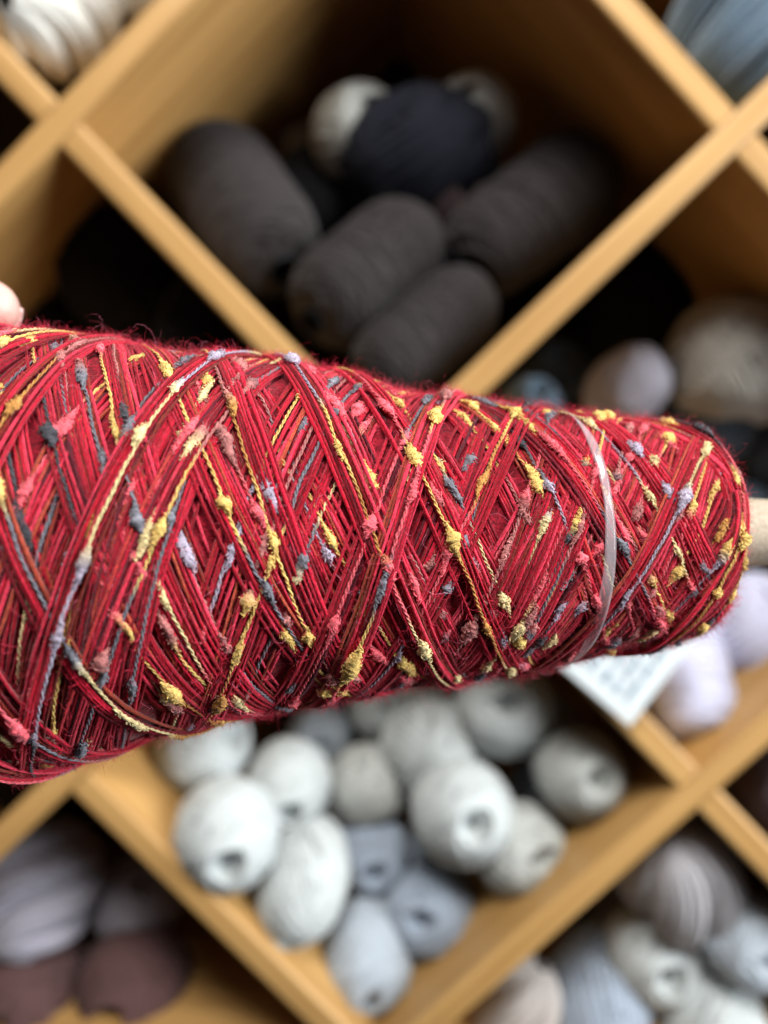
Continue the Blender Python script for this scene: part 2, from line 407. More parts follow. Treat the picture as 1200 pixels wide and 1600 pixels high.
# bottom-right triangular bin ------------------------------------------
ball(1065, 1375, 92, 'taupe', 11, (-.45, .75, .5), 'taupe ribbon skein with loose folds on top of the white balls', Y=.06, group=GT, name='yarn_skein')
ball(1018, 1490, 76, 'white', 0, (.05, -.05, 1), 'white yarn ball with deep round hole below the taupe skein', Y=.07, group=GT)
ball(1168, 1470, 72, 'pale', 2, (.1, -.05, 1), 'greyish white yarn ball with hole beside the panel edge', Y=.045, group=GT)
ball(1108, 1590, 84, 'white', 1, (.1, -.25, 1), 'white yarn ball on the floor of the right triangular bin', Y=.055, group=GT)
ball(935, 1560, 84, 'greyblue', 3, (-.45, -.7, .7), 'slate blue grey oblong yarn ball beside a beige skein', Y=.07, group=GT)
ball(800, 1580, 66, 'beige', 11, (.5, .85, .1), 'beige twisted skein squeezed under the rising panel', Y=.06, group=GT, name='yarn_skein')
ball(905, 1430, 60, 'black', 2, (.3, .2, .8), 'black yarn ball in shadow behind the slate blue one', Y=.2, group=GT)
ball(965, 1400, 55, 'mauvegrey', 2, (.3, .2, .8), 'dim grey mauve yarn ball in shadow beside the taupe skein', Y=.19, group=GT)
# right bin -------------------------------------------------------------
spool((1052, 965), (1096, 1150), .09, .035, 66, 'lav', 0, 'pale lavender yarn spool standing below the white paper card', GR)
ball(1175, 985, 92, 'lav', 0, (.6, .2, .5), 'pale lavender yarn ball behind the spool at the cone tip', Y=.085, group=GR)
ball(1148, 568, 106, 'beigegrey', 2, (.1, 1, -.1), 'beige grey yarn ball above the slate ones behind the cone tip', Y=.11, group=GR)
ball(980, 606, 62, 'lavgrey', 1, (.6, .5, .5), 'small lavender yarn ball just above the red cone', Y=.11, group=GR)
ball(1105, 660, 74, 'slate', 0, (.3, .3, .8), 'slate blue yarn ball behind the shoulder of the cone', Y=.13, group=GR)
ball(1190, 690, 80, 'slate', 2, (.3, .3, .8), 'dark slate yarn ball right of the cone tip', Y=.15, group=GR)
ball(868, 585, 52, 'slate', 2, (.1, .4, .8), 'dark slate yarn ball near the rising panel', Y=.17, group=GR)
ball(830, 640, 52, 'steel', 0, (.1, .4, .8), 'steel blue yarn ball half hidden between rising panel and cone', Y=.13, group=GR)
ball(975, 480, 105, 'black', 1, (.2, .5, .6), 'large black yarn ball in shadow above the lavender one', Y=.22, group=GR)
ball(1120, 830, 90, 'slate', 1, (.3, .1, .8), 'slate yarn ball hidden behind the cardboard core', Y=.15, group=GR)
# upper bin --------------------------------------------------------------
spool((325, 245), (442, 420), .13, .045, 88, 'char', 0, 'charcoal yarn spool leaning on the left lower panel', GD, 'black')
spool((655, 365), (490, 500), .10, .035, 84, 'char', 0, 'charcoal yarn spool lying in the middle of the dark pile', GD, 'black')
spool((925, 265), (720, 420), .12, .075, 84, 'char', 1, 'charcoal yarn spool lying along the right rising panel', GD, 'black')
spool((745, 455), (575, 600), .075, .025, 70, 'char', 0, 'charcoal yarn spool lowest in the dark bin', GD, 'black')
ball(500, 320, 88, 'black', 2, (.2, .3, .8), 'black yarn ball between the leaning spool and the navy ball', Y=.17, group=GD)
ball(648, 246, 122, 'navy', 0, (1, .05, .2), 'wide navy yarn ball between two pale crescents', Y=.12, group=GD, scl=(.84, .84, 1.0))
ball(560, 210, 74, 'cream', 2, (.4, .2, .8), 'pale beige yarn ball showing as a crescent left of the navy ball', Y=.13, group=GD)
ball(738, 192, 70, 'warmgrey', 2, (-.3, .2, .8), 'dull beige yarn ball showing as a crescent right of the navy ball', Y=.13, group=GD)
ball(470, 228, 32, 'kraft', 2, (.4, .2, .8), 'tiny beige yarn ball end left of the pale crescent', Y=.22, group=GD)
ball(705, 345, 70, 'plum', 1, (.2, .3, .8), 'brown black yarn ball between the middle and right spools', Y=.13, group=GD)
for px_, py_, r_, y_ in ((205, 420, 112, .13), (345, 520, 100, .09), (120, 560, 105, .17)):  # unseen black balls, added so the depth of the left bin goes dark
    ball(px_, py_, r_, 'black', 2, (.3, .7, .4), 'added black yarn ball standing in for deep shade between the fingertip and the charcoal spools', Y=y_, group='black yarn added as shade in the left bin')
# corners -------------------------------------------------------------------
ball(85, 25, 92, 'ivory', 10, (-.3, -.35, .9), 'ivory white twisted skein above the left crossing', Y=.04, name='yarn_skein', group='skeins in the top bins')
ball(215, -25, 46, 'ivory', 2, (.3, .3, .8), 'ivory yarn ball beside the white twisted skein', Y=.07, group='skeins in the top bins')
ball(1160, 35, 108, 'steel', 11, (.35, .85, .35), 'steel blue skein with lengthwise strands above the right crossing', Y=.045, name='yarn_skein', group='skeins in the top bins')
ball(1215, 1235, 84, 'plum', 0, (-.3, .2, .9), 'dark plum yarn ball right of the lower right crossing', Y=.07, group='yarn at the right edge')

# ------------------------------------------------------------------ the red yarn cone (local +X runs from wide base to tip)
X_BASE, X_TIP = -.135, .0825
TILT = math.radians(4.0); SLOPE = .010
ax_cam = norm(np.array([math.cos(TILT), SLOPE, math.sin(TILT)]))
A_W = RT*ax_cam[0] + UP*ax_cam[1] + FW*ax_cam[2]
Bx = norm(UP - A_W*(UP @ A_W)); Cx = np.cross(A_W, Bx)           # local Y is up, local Z points away from or to the viewer
O_W = cam_pt(0, -.0062, .190)
MC = Matrix.Identity(4)
for i in range(3):
    MC[i][0] = A_W[i]; MC[i][1] = Bx[i]; MC[i][2] = Cx[i]; MC[i][3] = O_W[i]
CAM_L = np.array(MC.inverted() @ Vector(CAM))                    # camera seen from the cone, to spend hairs on the facing side
cone = thing('yarn_cone', 'big cone of crimson wool yarn flecked with yellow, grey and pink knops', 'yarn cone')
cone.matrix_world = MC

def R_out(x):
    R = .0391 - .147*x + .16*x*x
    e = np.clip((x-(X_TIP-.009))/.009, 0, 1)
    R = R - .0105*(1-np.sqrt(np.maximum(1-e*e, 0)))
    b = np.clip(((X_BASE+.010)-x)/.010, 0, 1)
    return R - .008*(1-np.sqrt(np.maximum(1-b*b, 0)))

# height field of the package over (x, phi): every laid strand rests on what is already there
GX, GP = 440, 620
hmap = np.zeros((GX, GP)); settle = np.zeros((GX, GP))
def cell(x, ph):
    return (np.clip(((x-X_BASE)/(X_TIP-X_BASE)*(GX-1)).astype(int), 0, GX-1), (np.floor(ph/(2*np.pi)*GP).astype(int)) % GP)
def gsm(a, s):
    k = np.exp(-.5*(np.arange(-int(3*s), int(3*s)+1)/s)**2); k /= k.sum()
    return np.convolve(np.pad(a, len(k)//2, mode='edge'), k, 'valid')
def rmax(a, wd):
    out = a.copy()
    for s in range(1, wd+1):
        f = s/wd*.00025
        out[s:] = np.maximum(out[s:], a[:-s]-f); out[:-s] = np.maximum(out[:-s], a[s:]-f)
    return out

REDS = np.array([(.42, .006, .022), (.52, .012, .036), (.30, .005, .016), (.68, .036, .076), (.24, .026, .016), (.44, .068, .036), (.19, .004, .012), (.09, .006, .014)])
RP = np.array([.21, .22, .16, .19, .07, .06, .06, .03])
KN = dict(yellow=(.74, .50, .15), butter=(.70, .56, .28), grey=(.17, .17, .20), dgrey=(.055, .055, .065), mauve=(.44, .16, .15), coral=(.74, .12, .15), lilac=(.38, .33, .42), gold=(.48, .23, .06))
KNAMES = list(KN); KP = np.array([.25, .09, .17, .05, .16, .19, .05, .04])

N_STROKE, N_EMIT = 118, 62
strokes = []; ph = 0.0
for k in range(N_STROKE):
    p = .0150*rng.uniform(.80, 1.25)
    xa = X_BASE+rng.uniform(.001, .006); xb = X_TIP-rng.uniform(.0008, .0065)
    turns = (xb-xa)/p; L = turns*.042; n = int(L/.0019)
    t = np.linspace(0, 1, n)
    # soft turn-round at both ends
    s = t - .0*t; e = .035; s = np.where(t < e, .5*t*t/e, np.where(t > 1-e, 1-e-.5*(1-t)**2/e, t-e/2)); s = (s-s[0])/(s[-1]-s[0])
    x = xa+(xb-xa)*s if k % 2 == 0 else xb-(xb-xa)*s
    phi = ph+turns*t+smooth_noise(n, 60, .012); ph = phi[-1]+rng.uniform(-.25, .25)
    if k % 5 == 0: ph += rng.uniform(0, 6.28)
    strokes.append((x, phi))

pend = []                                             # strands that get geometry: (stroke, kind, x, phi, h, radius, extra)
for k, (x, phi) in enumerate(strokes):
    n = len(x); nred = rng.integers(8, 12); pos = np.arange(nred+1)-(nred)/2
    ib = rng.integers(0, nred+1)
    dx = np.gradient(x); dp = np.gradient(phi)*.042; nl = np.sqrt(dx*dx+dp*dp); lx, lp = dp/nl, -dx/nl    # sideways on the surface
    spread = 1+smooth_noise(n, 90, .16)
    for i in [j for j in range(nred+1) if j != ib]+[ib]:
        off = pos[i]*.00050*spread+smooth_noise(n, 45, .00050)+smooth_noise(n, 2.2, .00011)
        R = R_out(x); xs = np.clip(x+off*lx, X_BASE+.0004, X_TIP-.0004); ps = phi+off*lp/R
        binder = i == ib
        rad = .00030 if binder else rng.uniform(.00031, .00047)
        ci = cell(xs, ps); h0 = hmap[ci]
        h = gsm(rmax(h0, 4), 2.2)
        h = h+rad*(.42 if not binder else .75)+np.abs(smooth_noise(n, 30, .00010))
        top = h+rad*.25
        for dj in (-1, 0, 1):
            cj = (ci[0], (ci[1]+dj) % GP); np.maximum.at(hmap, cj, top-(abs(dj)*rad*.5))
        for di in (-1, 1):
            cj = (np.clip(ci[0]+di, 0, GX-1), ci[1]); np.maximum.at(hmap, cj, top-rad*.5)
        if k >= N_STROKE-N_EMIT: pend.append((k, binder, xs, ps, h-settle[ci], rad))
    if k < N_STROKE-3:                                # the package beds down: high ridges sink, hollows fill
        bl = hmap.copy()
        for sh in (1, 2, 4): bl = (bl+np.roll(bl, sh, 1)+np.roll(bl, -sh, 1))/3
        for sh in (1, 2, 4):
            up_ = np.concatenate([bl[:1]]*sh+[bl[:-sh]]); dn_ = np.concatenate([bl[sh:]]+[bl[-1:]]*sh); bl = (bl+up_+dn_)/3
        dlt = .28*(bl-hmap); hmap += dlt; settle += dlt
pend = [(k, bd, xs, ps, gsm(h+settle[cell(xs, ps)], 2.0), rad) for (k, bd, xs, ps, h, rad) in pend]
H_TOP = np.percentile(hmap[60:-20], 93)

def surf(x, ph, h):
    R = R_out(x)+h-H_TOP
    # the package shoulder leans outward along X near the tip
    N = np.stack([0*x, np.cos(ph), np.sin(ph)], 1)
    P = np.stack([x, R*np.cos(ph), R*np.sin(ph)], 1)
    e = np.clip((x-(X_TIP-.009))/.009, 0, 1)
    N2 = N.copy(); N2[:, 0] = e*1.2
    return P, norm(N2)

# packed wool below the strands, and the round end faces
hs = np.array([gsm(row, 2.0) for row in hmap])
gx = np.linspace(X_BASE, X_TIP, 150); gp = np.linspace(0, 2*np.pi, 220, endpoint=False)
hb = hmap[np.ix_(np.linspace(0, GX-1, 150).astype(int), (np.arange(220)*GP/220).astype(int))]
hb = np.minimum(hb, np.roll(hb, 1, 1)); hb = np.minimum(hb, np.roll(hb, 1, 0))
hb = np.minimum(hb, H_TOP-.0010)-.0010
Rb = R_out(gx)[:, None]+hb-H_TOP
V = np.stack([np.repeat(gx[:, None], 220, 1), Rb*np.cos(gp), Rb*np.sin(gp)], -1)
CORE_R = lambda x: .0096+(X_TIP-x)*.075
rings = [V[0]*np.array([0, 1, 1])*f+np.array([X_BASE+.0012*(1-f), 0, 0]) for f in (.45, .7)]+list(V)+[V[-1]*np.array([0, 1, 1])*f+np.array([X_TIP+.0016*g, 0, 0]) for f, g in ((.93, .6), (.8, 1.0), (.62, 1.0), (.42, .7))]
V = np.array(rings); n0 = len(V); m0 = 220
i = np.arange(n0-1)[:, None]; j = np.arange(m0)[None]
Q = np.stack([i*m0+j, (i+1)*m0+j, (i+1)*m0+(j+1) % m0, i*m0+(j+1) % m0], -1).reshape(-1, 4)
cb = np.tile(np.array([.22, .004, .015]), (n0*m0, 1))*rng.uniform(.6, 1.3, (n0*m0, 1))
link('packed_wool', mesh_np('packed_wool', V.reshape(-1, 3), Q, attrs=cb), PACK, cone)

def knop_colours(n, step):
    """space-dyed thread: colour changes every few centimetres"""
    names = []; L = 0; pts = []; cols = []
    pos = 0.0
    while pos < n*step+.05:
        c = np.array(KN[KNAMES[rng.choice(len(KNAMES), p=KP)]]); ln = rng.uniform(.010, .034)
        pts += [pos, pos+ln-.004]; cols += [c, c]; pos += ln
    pts = np.array(pts); cols = np.array(cols); s = np.arange(n)*step
    return np.stack([np.interp(s, pts, cols[:, a]) for a in range(3)], 1)

vis_pts = []; fz_src = []
n_slub = 0
for k in range(N_STROKE-N_EMIT, N_STROKE):
    B = Build(); thread = None; strand_list = [q for q in pend if q[0] == k]
    for (_, binder, xs, ps, h, rad) in strand_list:
        n = len(xs); hid = hmap[cell(xs, ps)]-h > .0009
        keep = ~hid; keep = keep | np.roll(keep, 1) | np.roll(keep, -1); run = 0
        if binder: keep &= np.convolve(keep, np.ones(9), 'same') > 2
        P, N = surf(xs, ps, h)
        if not binder:
            base = REDS[rng.choice(len(REDS), p=RP)]
            col = base*np.exp(smooth_noise(n, 14, .16))[:, None]*rng.uniform(.88, 1.1)
            if rng.random() < .35:                     # strand shading to a neighbouring red on its way
                o2 = REDS[rng.choice(len(REDS), p=RP)]; m = np.clip(.5+smooth_noise(n, 60, .7), 0, 1)[:, None]; col = col*(1-m)+o2*m
            rr = rad*np.clip(1+smooth_noise(n, 3, .16), .6, 1.5)
            if keep.any(): B.add(*tube(P, rr, 4, ref=N, col=col, keep=keep, phase=.78), fibre_uv(n, .0019, 4))
            vis = np.where(~hid)[0]
            if len(vis): fz_src.append((P[vis], N[vis], np.gradient(P, axis=0)[vis], col[vis]))
        else:
            # two plies twisted together
            s0 = np.arange(n)*.0019; fine = np.arange(0, s0[-1], .0006); m = len(fine)
            itp = lambda a: np.stack([np.interp(fine, s0, a[:, q]) for q in range(a.shape[1])], 1)
            Pf, Nf = itp(P), norm(itp(N)); Tf = norm(np.gradient(Pf, axis=0)); Sf = np.cross(Tf, Nf)
            col = knop_colours(m, .0006); kf = np.interp(fine, s0, keep.astype(float)) > .01
            tw = fine*2*np.pi/.0030+rng.uniform(0, 6)+smooth_noise(m, 40, .8)
            wob = smooth_noise(m, 4, .00016)
            plies = [(Pf+Sf*((np.cos(tw+a)*.00022+wob)[:, None])+Nf*((np.sin(tw+a)*.00016+.00012)[:, None]), .00019*(1+smooth_noise(m, 6, .2)), col*f) for a, f in ((0, 1.0), (np.pi, .86))]
            thread = (plies, Pf, Nf, Tf, Sf, col, kf)
    pas = link('yarn_pass', B.mesh('yarn_pass'), RED, cone); pas['kind'] = 'stuff'
    plies, Pf, Nf, Tf, Sf, col, kf = thread
    # the thread shows in runs between the places where later passes bury it
    on = np.where(kf)[0]; runs = []
    for q in on:
        if runs and q-runs[-1][1] <= 24: runs[-1][1] = q
        else: runs.append([q, q])
    runs = [r_ for r_ in runs if r_[1]-r_[0] > 10]; run_objs = []
    for a_, z_ in runs:
        TB = Build(); sl = slice(a_, z_+1)
        for Pp, rp, cp in plies: TB.add(*tube(Pp[sl], rp[sl], 4, ref=Nf[sl], col=cp[sl]))
        run_objs.append(link('knop_thread', TB.mesh('knop_thread'), KNOP, cone))
    # slubs: the thread coils up into woolly knops, one every two or three centimetres
    s = rng.uniform(.004, .02); m = len(Pf)
    while True:
        i0 = int(s/.0006); ln = rng.uniform(.0045, .0100)*(1 if rng.random() < .8 else 1.4); cnt = int(ln/.0006)
        s += rng.uniform(.011, .035)
        if i0+cnt+2 >= m: break
        mid = i0+cnt//2
        own = [o_ for o_, (a_, z_) in zip(run_objs, runs) if a_-2 <= mid <= z_+2]
        if not own or kf[i0:i0+cnt].mean() < .6: continue
        face = Nf[mid] @ norm(CAM_L-Pf[mid])
        if face < .14: continue
        n_slub += 1
        SB = Build(); nb = cnt*7; u = np.linspace(0, 1, nb); ii = i0+u*cnt
        g = lambda a: np.stack([np.interp(ii, np.arange(m), a[:, q]) for q in range(3)], 1)
        wmax = rng.uniform(.00065, .00125); env = np.sin(np.pi*np.clip(u, 0, 1))**.95*np.clip(1+smooth_noise(nb, nb/5, .30), .45, 1.6)
        turns = ln/.00062; ang = 2*np.pi*turns*u+smooth_noise(nb, 6, .7)
        P0 = g(Pf); N0 = norm(g(Nf)); S0 = norm(g(Sf)); c0 = g(col)*rng.uniform(.9, 1.12)
        c0 = c0*np.exp(smooth_noise(nb, 5, .12))[:, None]
        w_ = wmax*env
        ctr = P0+N0*(wmax*.55)+S0*smooth_noise(nb, 24, .00025)[:, None]
        coil = ctr+S0*(np.cos(ang)*w_)[:, None]+N0*(np.sin(ang)*w_*.75)[:, None]
        nr = max(6, cnt*2); iu = np.linspace(0, nb-1, nr).astype(int); sd_ = 9
        ringr = w_[iu][:, None]*(1+.17*rng.normal(size=(nr, sd_)))
        aa = np.arange(sd_)*2*np.pi/sd_
        VV = ctr[iu][:, None]+ringr[..., None]*(np.cos(aa)[None, :, None]*S0[iu][:, None]+.8*np.sin(aa)[None, :, None]*N0[iu][:, None])
        i_ = np.arange(nr-1)[:, None]; j_ = np.arange(sd_)[None]
        SB.add(VV.reshape(-1, 3), np.stack([i_*sd_+j_, i_*sd_+(j_+1) % sd_, (i_+1)*sd_+(j_+1) % sd_, (i_+1)*sd_+j_], -1).reshape(-1, 4), np.clip(np.repeat(c0[iu], sd_, 0)*rng.uniform(.8, 1.1, (nr*sd_, 1)), 0, .95))
        for q in range(int(8+cnt*1.3) if face > -.2 else 3):                 # curls of the boucle ply standing round the knop
            a0 = rng.integers(2, nb-2); th0 = rng.uniform(-.4, np.pi+.4)
            rd = S0[a0]*math.cos(th0)+N0[a0]*math.sin(th0)*.85; ta = norm(np.cross(N0[a0], S0[a0])*rng.normal()+S0[a0]*rng.normal()*.7+N0[a0]*rng.normal()*.4)
            uu = np.linspace(-1, 1, 8)[:, None]; cl = rng.uniform(.0003, .0006)
            lp = ctr[a0]+rd*(w_[a0]*1.02)+rd*(1-uu**2)*rng.uniform(.00008, .0003)+ta*uu*cl+np.cross(rd, ta)*np.sin(uu*3)*rng.uniform(-.0002, .0002)
            SB.add(*tube(lp, rng.uniform(.00008, .00015), 3, col=np.clip(c0[a0]*rng.uniform(.85, 1.25), 0, .95)*np.ones((8, 1))))
        link('knop', SB.mesh('knop'), KNOP, own[0])
        if Nf[mid] @ norm(CAM_L-Pf[mid]) > -.1: vis_pts.append((ctr[nb//2], N0[nb//2], c0[nb//2], Tf[mid]))
print('knops', n_slub, sum(o.name.startswith('knop_thread') for o in COL.objects))

# woolly fuzz ---------------------------------------------------------------
FP = np.concatenate([a[0] for a in fz_src]); FN = np.concatenate([a[1] for a in fz_src]); FT = norm(np.concatenate([a[2] for a in fz_src])); FC = np.concatenate([a[3] for a in fz_src])
facing = np.einsum('ij,ij->i', FN, norm(CAM_L-FP)); wgt = np.where(facing > -.35, 1.0, .10)
edge = np.exp(-(facing/.25)**2)*1.5
def fuzz(count, lmin, lmax, rad, lift, name, curl, gain, K=5):
    idx = rng.choice(len(FP), count, p=(wgt*(1+edge))/(wgt*(1+edge)).sum())
    P0, N0, T0, C0 = FP[idx], FN[idx], FT[idx], FC[idx]
    sgn = rng.choice([-1, 1], count)[:, None]
    d = norm(T0*sgn*rng.uniform(.3, 1.2, (count, 1))+N0*rng.uniform(lift*.4, lift, (count, 1))+rng.normal(size=(count, 3))*.35)
    ln = rng.uniform(lmin, lmax, count)*np.where(rng.random(count) < .07, 1.9, 1.0)
    cur = P0+N0*.0003; pts = [cur]; axis = norm(rng.normal(size=(count, 3))); bend = rng.choice([-1, 1], (count, 1))*rng.uniform(.3, 1.6, (count, 1))*curl
    for s in range(K):
        d = norm(d+np.cross(axis, d)*bend+rng.normal(size=(count, 3))*.28-N0*(.10*s)*(lift > .4))
        cur = cur+d*(ln/K)[:, None]; pts.append(cur)
    P = np.stack(pts, 1)                                # count, K+1, 3
    T = norm(np.gradient(P, axis=1)); ref = norm(rng.normal(size=(count, 1, 3))); S = norm(np.cross(T, np.broadcast_to(ref, T.shape))); U = np.cross(S, T)
    a = np.arange(2)*np.pi; taper = np.linspace(1, .5, K+1)[None, :, None, None]
    Vv = P[:, :, None]+rad*taper*(np.cos(a)[None, None, :, None]*S[:, :, None]+np.sin(a)[None, None, :, None]*U[:, :, None])
    Vv = Vv.reshape(-1, 3)
    b = (np.arange(count)*(K+1)*2)[:, None]; i = np.arange(K)[None]
    Qq = np.stack([b+i*2, b+i*2+1, b+i*2+3, b+i*2+2], -1).reshape(-1, 4)
    pk = (rng.random((count, 1)) < .3)*(gain > 1.2)
    C0 = C0*(1-pk)+pk*np.array([.72, .16, .24])
    tintc = np.clip((C0*rng.uniform(.7, 1.25, (count, 1))+np.array([.03, .008, .014]))*gain+(gain-1)*np.array([.2, .06, .09]), 0, .95)
    o = link(name, mesh_np(name, Vv, Qq, attrs=np.repeat(tintc, (K+1)*2, 0)), FUZZ, cone); o['kind'] = 'stuff'
fuzz(26000, .0012, .0040, .000022, .45, 'wool_fuzz', .42, 1.1)
fuzz(52000, .0010, .0026, .000030, .30, 'short_fibres', .32, 1.15, 3)
fuzz(9000, .0022, .0060, .000016, .7, 'stray_fibres', .55, 1.35, 7)

# cardboard core ------------------------------------------------------------
KRAFT, nt, b = new_mat('kraft_cardboard')
tc = node(nt, 'ShaderNodeTexCoord'); n1 = node(nt, 'ShaderNodeTexNoise'); n1.inputs['Scale'].default_value = 900; n1.inputs['Detail'].default_value = 5
nt.links.new(tc.outputs['Object'], n1.inputs['Vector'])
cr = node(nt, 'ShaderNodeValToRGB'); cr.color_ramp.elements[0].color = (.30, .245, .175, 1); cr.color_ramp.elements[1].color = (.46, .39, .30, 1)
cr.color_ramp.elements[0].position = .3; cr.color_ramp.elements[1].position = .7
nt.links.new(n1.outputs['Fac'], cr.inputs[0]); nt.links.new(cr.outputs[0], b.inputs['Base Color']); b.inputs['Roughness'].default_value = .75
xs = np.concatenate([np.linspace(X_BASE-.012, X_TIP+.024, 30)]); ro = CORE_R(xs)
prof = [(x, r) for x, r in zip(xs, ro)]+[(X_TIP+.0248, CORE_R(X_TIP+.024)-.0006)]+[(x, r-.0016) for x, r in zip(xs[::-1], ro[::-1])]+[(xs[0], ro[0])]
a = np.arange(48)*2*np.pi/48
V = np.array([[(x, r*math.cos(t), r*math.sin(t)) for t in a] for x, r in prof]); n0 = len(prof)
i = np.arange(n0-1)[:, None]; j = np.arange(48)[None]
Q = np.stack([i*48+j, (i+1)*48+j, (i+1)*48+(j+1) % 48, i*48+(j+1) % 48], -1).reshape(-1, 4)
link('cardboard_core', mesh_np('cardboard_core', V.reshape(-1, 3), Q), KRAFT, cone)

# clear plastic band round the cone near its tip ---------------------------
FILM, nt, b = new_mat('clear_film')
out = nt.nodes['Material Output']
tr = node(nt, 'ShaderNodeBsdfTransparent'); tr.inputs[0].default_value = (.96, .94, .95, 1)
b.inputs['Base Color'].default_value = (.62, .55, .58, 1); b.inputs['Roughness'].default_value = .14; b.inputs['Specular IOR Level'].default_value = .9
mx = node(nt, 'ShaderNodeMixShader'); mx.inputs[0].default_value = .30
nt.links.new(tr.outputs[0], mx.inputs[1]); nt.links.new(b.outputs[0], mx.inputs[2]); nt.links.new(mx.outputs[0], out.inputs['Surface'])
m = 160; t = np.arange(m)*2*np.pi/m
xb = .0385+.0070*np.sin(t)+.0004*np.sin(3*t)                    # slightly slanted loop
hl = hmap[cell(xb, t)]
hl = np.array([np.max(np.take(hl, range(q-6, q+7), mode='wrap')) for q in range(m)]); hl = np.convolve(np.r_[hl[-6:], hl, hl[:6]], np.ones(13)/13, 'valid')
Rr = R_out(xb)+hl-H_TOP+.0006
P = np.stack([xb, Rr*np.cos(t), Rr*np.sin(t)], 1); N = np.stack([0*t+.14, np.cos(t), np.sin(t)], 1); N = norm(N)
T = norm(np.roll(P, -1, 0)-np.roll(P, 1, 0)); S = np.cross(T, N)
tws = .35*np.sin(2*t+1)+.3*np.sin(5*t)+.15*np.sin(11*t); Sd = S*np.cos(tws)[:, None]+N*np.sin(tws)[:, None]; Nd = np.cross(Sd, T)
W2 = .00115*(1+.12*np.sin(4*t+.4))
ring = np.stack([P+Sd*W2[:, None]+Nd*.0002, P+Sd*W2[:, None]*.5+Nd*.00026, P-Sd*W2[:, None]*.5+Nd*.00026, P-Sd*W2[:, None]+Nd*.0002,
                 P-Sd*W2[:, None]*.5+Nd*.0001, P+Sd*W2[:, None]*.5+Nd*.0001], 1)
i = np.arange(m)[:, None]; j = np.arange(6)[None]
Q = np.stack([i*6+j, ((i+1) % m)*6+j, ((i+1) % m)*6+(j+1) % 6, i*6+(j+1) % 6], -1).reshape(-1, 4)
band = link('plastic_band', mesh_np('plastic_band', ring.reshape(-1, 3), Q), FILM)
band.matrix_world = MC
thing(None, 'narrow clear plastic band stretched around the red yarn near the cone tip', 'band', obj=band)

# ------------------------------------------------------------------ paper card on the panel edge
PAPER, nt, b = new_mat('white_card'); b.inputs['Base Color'].default_value = (.60, .66, .68, 1); b.inputs['Roughness'].default_value = .7
INK, nt, b = new_mat('pale_blue_ink'); b.inputs['Base Color'].default_value = (.17, .27, .38, 1); b.inputs['Roughness'].default_value = .7
c0 = at(984, 1134, -.007); c1 = at(868, 1034, -.005)
ex = norm(c1-c0); ez = norm(at(1062, 1000, -.004)-c0); ez = norm(ez-ex*(ez @ ex)*.6); nn = norm(np.cross(ex, ez))
if nn @ (CAM-c0) < 0: nn = -nn
cw, chh = .064, .082
card = thing('paper_card', 'white paper card with faint pale blue writing fixed at the panel edge under the cone', 'card')
card.location = tuple(c0)
def slab(name, pts, th, mat, parent):
    pts = np.array(pts); V = np.concatenate([pts+nn*th, pts]); n = len(pts)
    f = [list(range(n)), list(range(2*n-1, n-1, -1))]+[[q, n+q, n+(q+1) % n, (q+1) % n] for q in range(n)]
    me = bpy.data.meshes.new(name); me.from_pydata([tuple(v) for v in V], [], f); me.update()
    bm = bmesh.new(); bm.from_mesh(me); bmesh.ops.recalc_face_normals(bm, faces=bm.faces); bm.to_mesh(me); bm.free()
    return link(name, me, mat, parent)
slab('paper', [ex*0, ex*cw, ex*cw+ez*chh, ez*chh], .0004, PAPER, card)
r2 = np.random.default_rng(4); TBk = Build()
for row, xo in enumerate((.012, .021, .030, .041, .050)):
    zc = .010
    while zc < chh-.010:
        ln = r2.uniform(.006, .016)
        u = np.linspace(0, 1, 26); P = ez*(zc+u[:, None]*ln)+ex*(xo+.0019*np.sin(u*ln*2600+r2.uniform(0, 6))*r2.uniform(.5, 1.1, 26))[:, None]+nn*.0005
        TBk.add(*tube(P, .0007, 4)[:2]); zc += ln+r2.uniform(.002, .005)
wr = link('writing', TBk.mesh('writing'), INK, card); wr['kind'] = 'stuff'

# ------------------------------------------------------------------ hand holding the wide end
SKIN, nt, b = new_mat('skin')
tc = node(nt, 'ShaderNodeTexCoord'); n1 = node(nt, 'ShaderNodeTexNoise'); n1.inputs['Scale'].default_value = 130; n1.inputs['Detail'].default_value = 5
nt.links.new(tc.outputs['Object'], n1.inputs['Vector'])
cr = node(nt, 'ShaderNodeValToRGB'); cr.color_ramp.elements[0].color = (.52, .28, .23, 1); cr.color_ramp.elements[1].color = (.64, .42, .36, 1)
cr.color_ramp.elements[0].position = .3; cr.color_ramp.elements[1].position = .7
nt.links.new(n1.outputs['Fac'], cr.inputs[0]); nt.links.new(cr.outputs[0], b.inputs['Base Color'])
b.inputs['Roughness'].default_value = .5; b.inputs['Subsurface Weight'].default_value = .12; b.inputs['Subsurface Radius'].default_value = (.004, .0015, .001)
n2 = node(nt, 'ShaderNodeTexVoronoi'); n2.inputs['Scale'].default_value = 900; nt.links.new(tc.outputs['Object'], n2.inputs['Vector'])
bp = node(nt, 'ShaderNodeBump'); bp.inputs['Strength'].default_value = .15; bp.inputs['Distance'].default_value = .0003
nt.links.new(n2.outputs['Distance'], bp.inputs['Height']); nt.links.new(bp.outputs[0], b.inputs['Normal'])
NAIL, nt, b = new_mat('fingernail'); b.inputs['Base Color'].default_value = (.80, .52, .48, 1); b.inputs['Roughness'].default_value = .25

